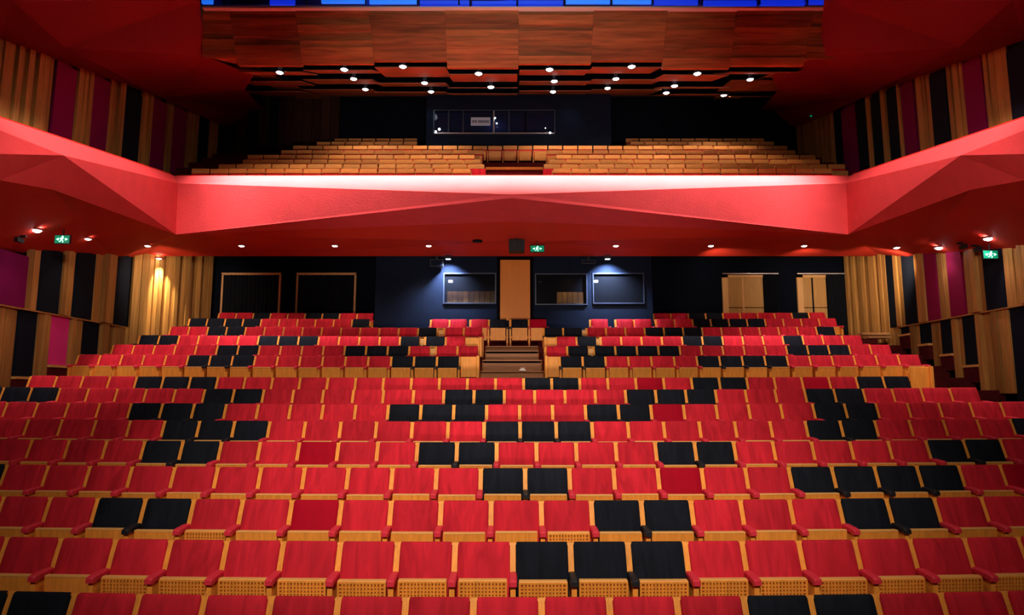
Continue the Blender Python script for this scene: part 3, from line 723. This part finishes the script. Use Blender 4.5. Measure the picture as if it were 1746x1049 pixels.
# ------------------------------------------------------------------ stalls seats
def prof_y(z):      # curved reclined back, y relative to its top edge; z measured up from the floor
    s = (z-.36)/(.88-.36); return -.17 + .17*(s*.75 + s*s*.25)
def back_grid(w_, z0, z1, T, mats, name, r=.02, over=0):
    fxs = [-1, -.985, -.93, -.5, 0, .5, .93, .985, 1]; fzs = [0, .03, .25, .5, .75, .94, .985, 1]
    tx = {1: .0, .985: .6, .93: 1, .5: 1.0, 0: 1.0}; tz = {0: .0, .03: .8, .25: 1, .5: 1, .75: 1, .94: 1, .985: .75, 1: .1}
    mb = MB(); idx = {}
    for j, b_ in enumerate(fzs):
        for i, a_ in enumerate(fxs):
            x = a_*w_/2; z = z0+(z1-z0)*b_
            if b_ >= .985 and abs(a_) >= .985: x = math.copysign(w_/2-r*(.9 if b_ == 1 and abs(a_) == 1 else .35), a_); z -= r*(.35 if b_ == 1 and abs(a_) < 1 else .8) if abs(a_) == 1 else r*.25
            t_ = T*min(tx[abs(a_)], tz[b_])*(1-.10*a_*a_)
            mb.v.append((x, prof_y(z)-t_, z+t_*.30)); idx[i, j] = len(mb.v)-1
    nx, nz = len(fxs), len(fzs)
    for j in range(nz-1):
        for i in range(nx-1): mb.f.append((idx[i, j], idx[i+1, j], idx[i+1, j+1], idx[i, j+1])); mb.m.append(0)
    return mb.mesh(name, mats, True, False)
def shell_mesh():
    mb = MB(); zs = [.30, .46, .62, .76, .855]; xl_, xr_ = -.3130, .2345
    for j in range(len(zs)-1):
        a_, b_ = zs[j], zs[j+1]; ya, yb = prof_y(a_)+.004, prof_y(b_)+.004
        mb.hexa([(xl_, ya, a_), (xr_, ya, a_), (xr_, ya+.03, a_), (xl_, ya+.03, a_), (xl_, yb, b_), (xr_, yb, b_), (xr_, yb+.03, b_), (xl_, yb+.03, b_)])
    # rounded head of the shell
    ya, yb = prof_y(.855)+.004, prof_y(.878)+.004
    mb.hexa([(xl_, ya, .855), (xr_, ya, .855), (xr_, ya+.03, .855), (xl_, ya+.03, .855), (xl_+.012, yb, .876), (xr_-.012, yb, .876), (xr_-.012, yb+.026, .876), (xl_+.012, yb+.026, .876)])
    return mb.mesh('back_shell', ['oak'])
PW = .445; PZ0, PZ1 = .235, .60
def pan_frame(tilt=0):
    mb = MB(); y0, y1 = -.235, -.268   # front face y at bottom, top
    mb.hexa([(-PW/2, y0, PZ0), (PW/2, y0, PZ0), (PW/2, y0+.035, PZ0), (-PW/2, y0+.035, PZ0), (-PW/2, y1, PZ1-.014), (PW/2, y1, PZ1-.014), (PW/2, y1+.035, PZ1-.014), (-PW/2, y1+.035, PZ1-.014)], 0)
    mb.hexa([(-PW/2, y1-.004, PZ1-.014), (PW/2, y1-.004, PZ1-.014), (PW/2, y1+.05, PZ1-.014), (-PW/2, y1+.05, PZ1-.014), (-PW/2+.004, y1-.001, PZ1), (PW/2-.004, y1-.001, PZ1), (PW/2-.004, y1+.05, PZ1), (-PW/2+.004, y1+.05, PZ1)], 1)
    return mb.mesh('seat_pan', ['oak', 'oak_edge'])
def pan_perf():
    mb = MB(); n, m_ = 13, 10
    def Y(z): return -.235 - .033*(z-PZ0)/(PZ1-PZ0)
    b_ = .019
    def bar(x0, x1, z0, z1, pr): mb.hexa([(x0, Y(z0)-pr, z0), (x1, Y(z0)-pr, z0), (x1, Y(z0)+.002, z0), (x0, Y(z0)+.002, z0), (x0, Y(z1)-pr, z1), (x1, Y(z1)-pr, z1), (x1, Y(z1)+.002, z1), (x0, Y(z1)+.002, z1)])
    x0, x1, z0, z1 = -PW/2, PW/2, PZ0, PZ1-.014
    bar(x0, x0+.018, z0, z1, .014); bar(x1-.018, x1, z0, z1, .014); bar(x0+.018, x1-.018, z1-.016, z1, .014); bar(x0+.018, x1-.018, z0, z0+.016, .014)
    for i in range(1, n):
        xx = x0+.018+(PW-.036)*i/n; bar(xx-.0085, xx+.0085, z0+.016, z1-.016, .014)
    for j in range(1, m_):
        zz = z0+.016+(z1-z0-.032)*j/m_; bar(x0+.018, x1-.018, zz-.006, zz+.006, .011)
    return mb.mesh('perforated_panel', ['oak'])
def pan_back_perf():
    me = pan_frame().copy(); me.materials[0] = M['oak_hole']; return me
def pad_mesh(m_):
    mb = MB(); secs = [(-.12, .034, .60, .640), (-.17, .037, .595, .642), (-.31, .038, .575, .630), (-.355, .036, .562, .622), (-.37, .030, .568, .608)]
    prev = None
    for (y, hw, za, zb) in secs:
        ring = [(-hw, y, za), (-hw, y, zb-.012), (-hw+.012, y, zb), (hw-.012, y, zb), (hw, y, zb-.012), (hw, y, za)]
        n = len(mb.v); mb.v += ring
        if prev is not None:
            for i in range(6): mb.f.append((prev+i, prev+(i+1) % 6, n+(i+1) % 6, n+i)); mb.m.append(0)
        else: mb.f.append(tuple(range(n+5, n-1, -1))); mb.m.append(0)
        prev = n
    mb.f.append(tuple(range(prev, prev+6))); mb.m.append(0)
    return mb.mesh('armrest', [m_])
def post_mesh():
    mb = MB(); hw = .024
    mb.hexa([(-hw, -.33, 0), (hw, -.33, 0), (hw, -.10, 0), (-hw, -.10, 0), (-hw, -.335, .575), (hw, -.335, .575), (hw, -.09, .60), (-hw, -.09, .60)])
    return mb.mesh('arm_post', ['oak'])
def seatpad_mesh(m_):
    mb = MB(); mb.hexa([(-PW/2+.01, -.198, .26), (PW/2-.01, -.198, .26), (PW/2-.01, -.15, .30), (-PW/2+.01, -.15, .30), (-PW/2+.01, -.231, .575), (PW/2-.01, -.231, .575), (PW/2-.01, -.15, .56), (-PW/2+.01, -.15, .56)])
    return mb.mesh('seat_cushion', [m_])
ME = {}
for c_ in ('red', 'crimson', 'black'):
    ME['back', c_] = back_grid(.497, .36, .885, .034, [c_], 'back_cushion_'+c_)
    ME['sp', c_] = seatpad_mesh(c_)
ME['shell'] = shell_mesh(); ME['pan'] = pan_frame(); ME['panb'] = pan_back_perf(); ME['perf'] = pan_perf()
ME['pad', 'red'] = pad_mesh('pad_red'); ME['pad', 'black'] = pad_mesh('pad_black'); ME['post'] = post_mesh()

def make_seat(X, Y, Z, yaw, colr, label, group, row, pad=None, extra_pad=None, perf=False, lite=False, wide=0):
    o = thing(('black' if colr == 'black' else 'red') + '_theatre_seat', label, 'seat', (X, Y, Z), yaw, group)
    add('back_shell', ME['shell'], o); add('back_cushion', ME['back', colr], o)
    tilt = random.uniform(-.05, .05)
    pn = add('seat_pan', ME['panb'] if perf else ME['pan'], o)
    pn.rotation_euler = (tilt*.35, 0, 0)
    if perf: add('perforated_panel', ME['perf'], pn)
    add('seat_cushion', ME['sp', colr], pn)
    if pad:
        p_ = add('arm_post', ME['post'], o, (-PITCH/2-wide/2, 0, 0), None, ((.05+wide)/.05, 1, 1) if wide else None)
        a_ = add('armrest', ME['pad', pad], o, (-PITCH/2-wide/2, 0, 0))
    if extra_pad:
        add('arm_post', ME['post'], o, (PITCH/2, 0, 0)); add('armrest', ME['pad', extra_pad], o, (PITCH/2, 0, 0))
    return o
CN = {'red': 'red velvet seat', 'crimson': 'deep crimson velvet seat', 'black': 'black velvet seat'}
def place_row(r, segs, half=None):
    """segs: list of lists of (X, colour) from left to right, each list one run of adjoining seats"""
    Y0, Zt = ROW[r]; n = 0
    for run in segs:
        for i, (X, c_) in enumerate(run):
            n += 1
            kind = 'black' if c_ == 'black' else 'red'
            left = run[i-1][1] if i else c_
            pad = 'black' if (left == 'black' and c_ == 'black') else 'red'
            ex = None
            if i == len(run)-1: ex = kind
            Y = Y0 + bend(X, Y0); Z = Zt - SEATH + lift(X)
            yaw = math.atan(2*.0451*X/Y0)
            where = 'in the %s row from the front' % ordw(r+1) if half is None else '%s of the %s row from the front' % (half, ordw(r+1))
            lab = '%s %s from the left%s %s' % (CN[c_], ordw(n), '' if half is None else ',', where)
            if half: lab = '%s %s from left, %s' % (CN[c_], ordw(n), where)
            scr = PXscreen(X, Y)
            perf = (r == 1 and 175 < scr < 1690) or (r == 2 and (320 < scr < 420 or 925 < scr < 1010)) or r == 0
            make_seat(X, Y, Z, yaw, c_, lab, '%s seats of the stalls' % kind, r, pad, ex, perf)
def PXscreen(X, Y): return CX + F*X/(Y*CT)
def run_from(r, anchor, k0, k1, blacks, dark=()):
    Xa = DS[r]*(anchor-CX)/F
    return [(Xa+(k+.5)*PITCH, 'black' if k in blacks else ('crimson' if k in dark else 'red')) for k in range(k0, k1+1)]
place_row(0, [run_from(0, 923, -9, 7, (-9, -8, 3, 4))])
place_row(1, [run_from(1, 874.4, -10, 9, (0, 1, 2))])
place_row(2, [run_from(2, 837.6, -11, 10, (2, 3, 7, 8, -8, -7), (-4,))])
place_row(3, [run_from(3, 820, -12, 12, (0, 1, 7, 8, 9, 10, -12), (4, 12))])
place_row(4, [run_from(4, 847, -13, 13, (-2, -1, 4, 5, -9, -8, 11, 12), (-5,))])
place_row(5, [run_from(5, 825.6, -14, 15, (0, 1, 2, -9, -8, -7, 9, 10, 15))])
place_row(6, [run_from(6, 830, -16, 16, (-11, -10, -9, -3, -2, -1, 3, 4, 10, 11), (5,))])
place_row(7, [run_from(7, 860, -18, 15, (-18, -17, -16, -10, -9, -2, -1, 4, 5, 6, 10, 11))])
place_row(8, [run_from(8, 845, -17, 14, (-13, -12, -11, 1, 2, 7, 8, 13, 14), (5, 11))])
L_, R_ = 'left half', 'right half'
place_row(9, [run_from(9, 784.5, -17, -1, (-12, -11, -10, -3, -2, -1))], L_)
place_row(9, [run_from(9, 954, 0, 15, (0, 1, 6, 7, 8, 9))], R_)
place_row(10, [run_from(10, 735, -15, -1, (-10, -9, -4, -3, -2)), run_from(10, 743.5, 0, 1, ())], L_)
place_row(10, [run_from(10, 930, 0, 1, (1,)), run_from(10, 1012, 0, 13, (0, 1, 2, 3, 9, 10, 11))], R_)
place_row(11, [run_from(11, 717, -14, -1, (-14, -13, -8, -7, -6, -1)), run_from(11, 725.5, 0, 1, (0,))], L_)
place_row(11, [run_from(11, 948, 0, 1, (1,)), run_from(11, 1024, 0, 12, (4, 5, 9))], R_)
place_row(12, [run_from(12, 746, -14, -1, (-12, -11, -1)), run_from(12, 758, 0, 1, ())], L_)
place_row(12, [run_from(12, 927, 0, 1, (0, 1)), run_from(12, 1000, 0, 12, (3, 4, 5, 12))], R_)
def at_px(r, lst):
    out = []; last = None
    for x, c_ in lst:
        X = DS[r]*(x-CX)/F
        if last is not None and X-last < .62: X = last+PITCH; out[-1].append((X, c_))
        else: out.append([(X, c_)])
        last = X
    return out
r_, b_ = 'red', 'black'
place_row(13, at_px(13, [(334, b_), (364, b_), (395, b_), (426, b_), (457, r_), (488, r_), (520, r_), (551, r_), (582, r_), (614, b_), (751, r_), (786, r_), (818, r_), (852, b_)]), L_)
place_row(13, at_px(13, [(886, b_), (920, 'crimson'), (1022, r_), (1065, r_), (1097, r_), (1134, r_), (1166, r_), (1197, b_), (1228, b_), (1260, b_), (1291, b_), (1322, r_), (1353, r_), (1384, r_), (1415, r_)]), R_)
place_row(14, at_px(14, [(385, r_), (414, r_), (443, b_), (472, r_), (502, r_), (532, b_), (563, b_), (592, r_), (622, r_)]), L_)
place_row(14, at_px(14, [(1129, r_), (1158, r_), (1187, b_), (1217, b_), (1248, r_), (1278, r_), (1307, r_), (1336, r_), (1365, b_), (1394, r_)]), R_)

# wood spacer posts within the rear rows
for r, x, lab in ((10, 739, 'eleventh row, left half'), (10, 1007, 'eleventh row, right half'), (11, 721, 'twelfth row, left half'), (11, 1020, 'twelfth row, right half'), (12, 752, 'thirteenth row, left half'), (12, 996, 'thirteenth row, right half')):
    Y0, Zt = ROW[r]; X = DS[r]*(x-CX)/F
    o = thing('spacer_post', 'pale oak filler post between two seats, ' + lab, 'post', (X, Y0, Zt-SEATH), 0, 'filler posts between rear seats')
    me = bevel_box(.13, .05, .80, .004, 'post_board', ['oak_edge']); add('post_board', me, o, (0, -.02, .42)); ubox('post_foot', -.08, .08, -.06, .06, 0, .04, 'oak', o)
# row end panels by the centre aisle and at the right
def end_panel(r, x0, x1, y0, y1, lab, edge, dY=-.25):
    Y0, Zt = ROW[r]; a, b, c, d = rectY(x0, y0, x1, y1, Y0+dY)
    o = thing('row_end_panel', lab, 'end panel', ((a+b)/2, Y0+dY, c), 0, 'oak row end panels'); hw = (b-a)/2
    me = bevel_box(2*hw, .05, d-c, .006, 'panel_board', ['oak']); add('panel_board', me, o, (0, 0, (d-c)/2))
    me = bevel_box(.07, .42, d-c+.04, .008, 'end_board', ['oak']); add('end_board', me, o, (edge*(hw+.04), .12, (d-c)/2))
end_panel(9, 786, 812, 608, 643, 'orange oak end panel of the tenth row, left of the centre stairs', 1)
end_panel(9, 934, 953, 608, 643, 'orange oak end panel of the tenth row, right of the centre stairs', -1)
end_panel(11, 794, 817, 576, 607, 'dim oak end panel of the twelfth row, left of the centre stairs', 1)
end_panel(11, 932, 948, 576, 600, 'dim oak end panel of the twelfth row, right of the centre stairs', -1)
end_panel(9, 1551, 1585, 626, 662, 'broad oak end panel of the tenth row by the right aisle', 1, -.5)

# wooden centre stairs
stt = thing('centre_stairs', 'wide brown wooden stairs between the two rear seat blocks', 'stairs', (0, P(CX, 640, 15.2).y, ROW[8][1]-SEATH))
sinv = -stt.location
sd = [(15.3, 643, 640), (15.55, 632.5, 655), (16.5, 613.5, 655), (17.5, 597.5, 640), (18.6, 590, 640)]
for i, (D_, y_, yb) in enumerate(sd):
    p = P(CX, y_, D_); y2 = P(CX, y_, sd[i+1][0] if i < 4 else 19.4).y
    hx = .735 if i != 3 else .70
    ubox('step', -hx+sinv.x, hx+sinv.x, p.y+sinv.y, y2+.1+sinv.y, ROW[8][1]-SEATH+.02+sinv.z, p.z-.03+sinv.z, 'steps', stt)
    ubox('tread', -hx+sinv.x, hx+sinv.x, p.y-.05+sinv.y, y2+sinv.y, p.z-.028+sinv.z, p.z+sinv.z, 'steps', stt)
    if i in (2, 3): ubox('nosing_shade', -hx+.03, hx-.03, p.y-.006+sinv.y, p.y+.02+sinv.y, p.z-.075+sinv.z, p.z-.03+sinv.z, 'void', stt)  # black strip painted in for the shade under the nosing
p = P(891, 628.5, 16.4)
mk = thing('step_light', 'small white marker light on the wooden centre stairs', 'light', p)
mb = MB(); mb.box(-.05, .05, -.02, .04, -.025, .025); mb.build('lens', 'rail', mk); mb = MB(); mb.box(-.08, .08, -.01, .05, -.04, -.025); mb.build('base', 'alu', mk)

# ------------------------------------------------------------------ balcony seats
def bal_back():
    mb = MB(); mb.hexa([(-.25, -.10, .40), (.25, -.10, .40), (.25, -.05, .40), (-.25, -.05, .40), (-.25, -.015, .735), (.25, -.015, .735), (.25, .03, .735), (-.25, .03, .735)]); return mb.mesh('bal_cushion', ['red'])
BM = {'head': bevel_box(.505, .05, .15, .008, 'headrest', ['oak_bal']), 'cush': bal_back(),
      'pan': bevel_box(.45, .07, .36, .01, 'bal_seat_pan', ['oak_bal']), 'side': bevel_box(.035, .34, .58, .006, 'bal_side', ['oak_bal']), 'shell': bevel_box(.53, .03, .52, .004, 'bal_shell', ['void'])}
def bal_seat(X, Y, Z, lab):
    o = thing('balcony_chair', lab, 'chair', (X, Y, Z), 0, 'wood-topped balcony chairs')
    add('headrest', BM['head'], o, (0, 0, .805+random.uniform(-.006, .006)), (-.10, 0, 0)); add('back_cushion', BM['cush'], o)
    add('seat_pan', BM['pan'], o, (0, -.2, .42), (.06, 0, 0)); add('side_panel', BM['side'], o, (-.265, -.16, .29)); add('back_shell', BM['shell'], o, (0, .03, .5), (-.2, 0, 0))
spans = [((327, 803), (942, 1418)), ((374, 827), (926, 1442)), ((411, 820), (935, 1399)), ((420, 810), (947, 1390)), ((477, 825), (931, 1355)), ((499, 1340),), ((540, 712), (1074, 1315)), ((570, 712), (1066, 1300))]
for r, sp in enumerate(spans):
    Y0, Zt = BROW[r]
    for h, (xa, xb) in enumerate(sp):
        Xa, Xb = BD[r]*(xa-CX)/F, BD[r]*(xb-CX)/F; n = round((Xb-Xa)/PITCH)
        X0 = Xb-n*PITCH if (h == 0 and len(sp) == 2) else Xa
        for i in range(n):
            wh = ('left half of the ' if h == 0 else 'right half of the ') if len(sp) == 2 else 'long unbroken '
            bal_seat(X0+(i+.5)*PITCH, Y0, Zt-.88, 'oak-topped balcony chair %s from left, %s%s balcony row' % (ordw(i+1), wh, ordw(r+1)))
# block in the middle of the balcony front rows
a, b, c, d = rectY(829, 284, 925, 297, BROW[0][0]+.3)
o = thing('aisle_step_block', 'dark brown step block in the balcony centre behind the parapet', 'step', ((a+b)/2, BROW[0][0]+.3, c-.6)); hw = (b-a)/2
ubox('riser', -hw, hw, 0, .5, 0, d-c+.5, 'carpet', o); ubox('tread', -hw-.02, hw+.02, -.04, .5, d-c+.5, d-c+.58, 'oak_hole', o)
for s, lab in ((-1, 'left'), (1, 'right')):
    xa, xb = (804, 828) if s < 0 else (926, 941)
    a, b, c, d = rectY(xa, 287.5, xb, 297, BROW[0][0]-.15)
    o = thing('row_end_panel', 'red padded end panel of the first balcony row, %s of the step block' % lab, 'end panel', ((a+b)/2, BROW[0][0]-.15, c-.5), 0, 'red end panels of the balcony')
    ubox('panel_pad', -(b-a)/2, (b-a)/2, 0, .08, .05, d-c+.5, 'red', o); ubox('panel_base', -(b-a)/2, (b-a)/2, .01, .07, 0, .05, 'oak', o)
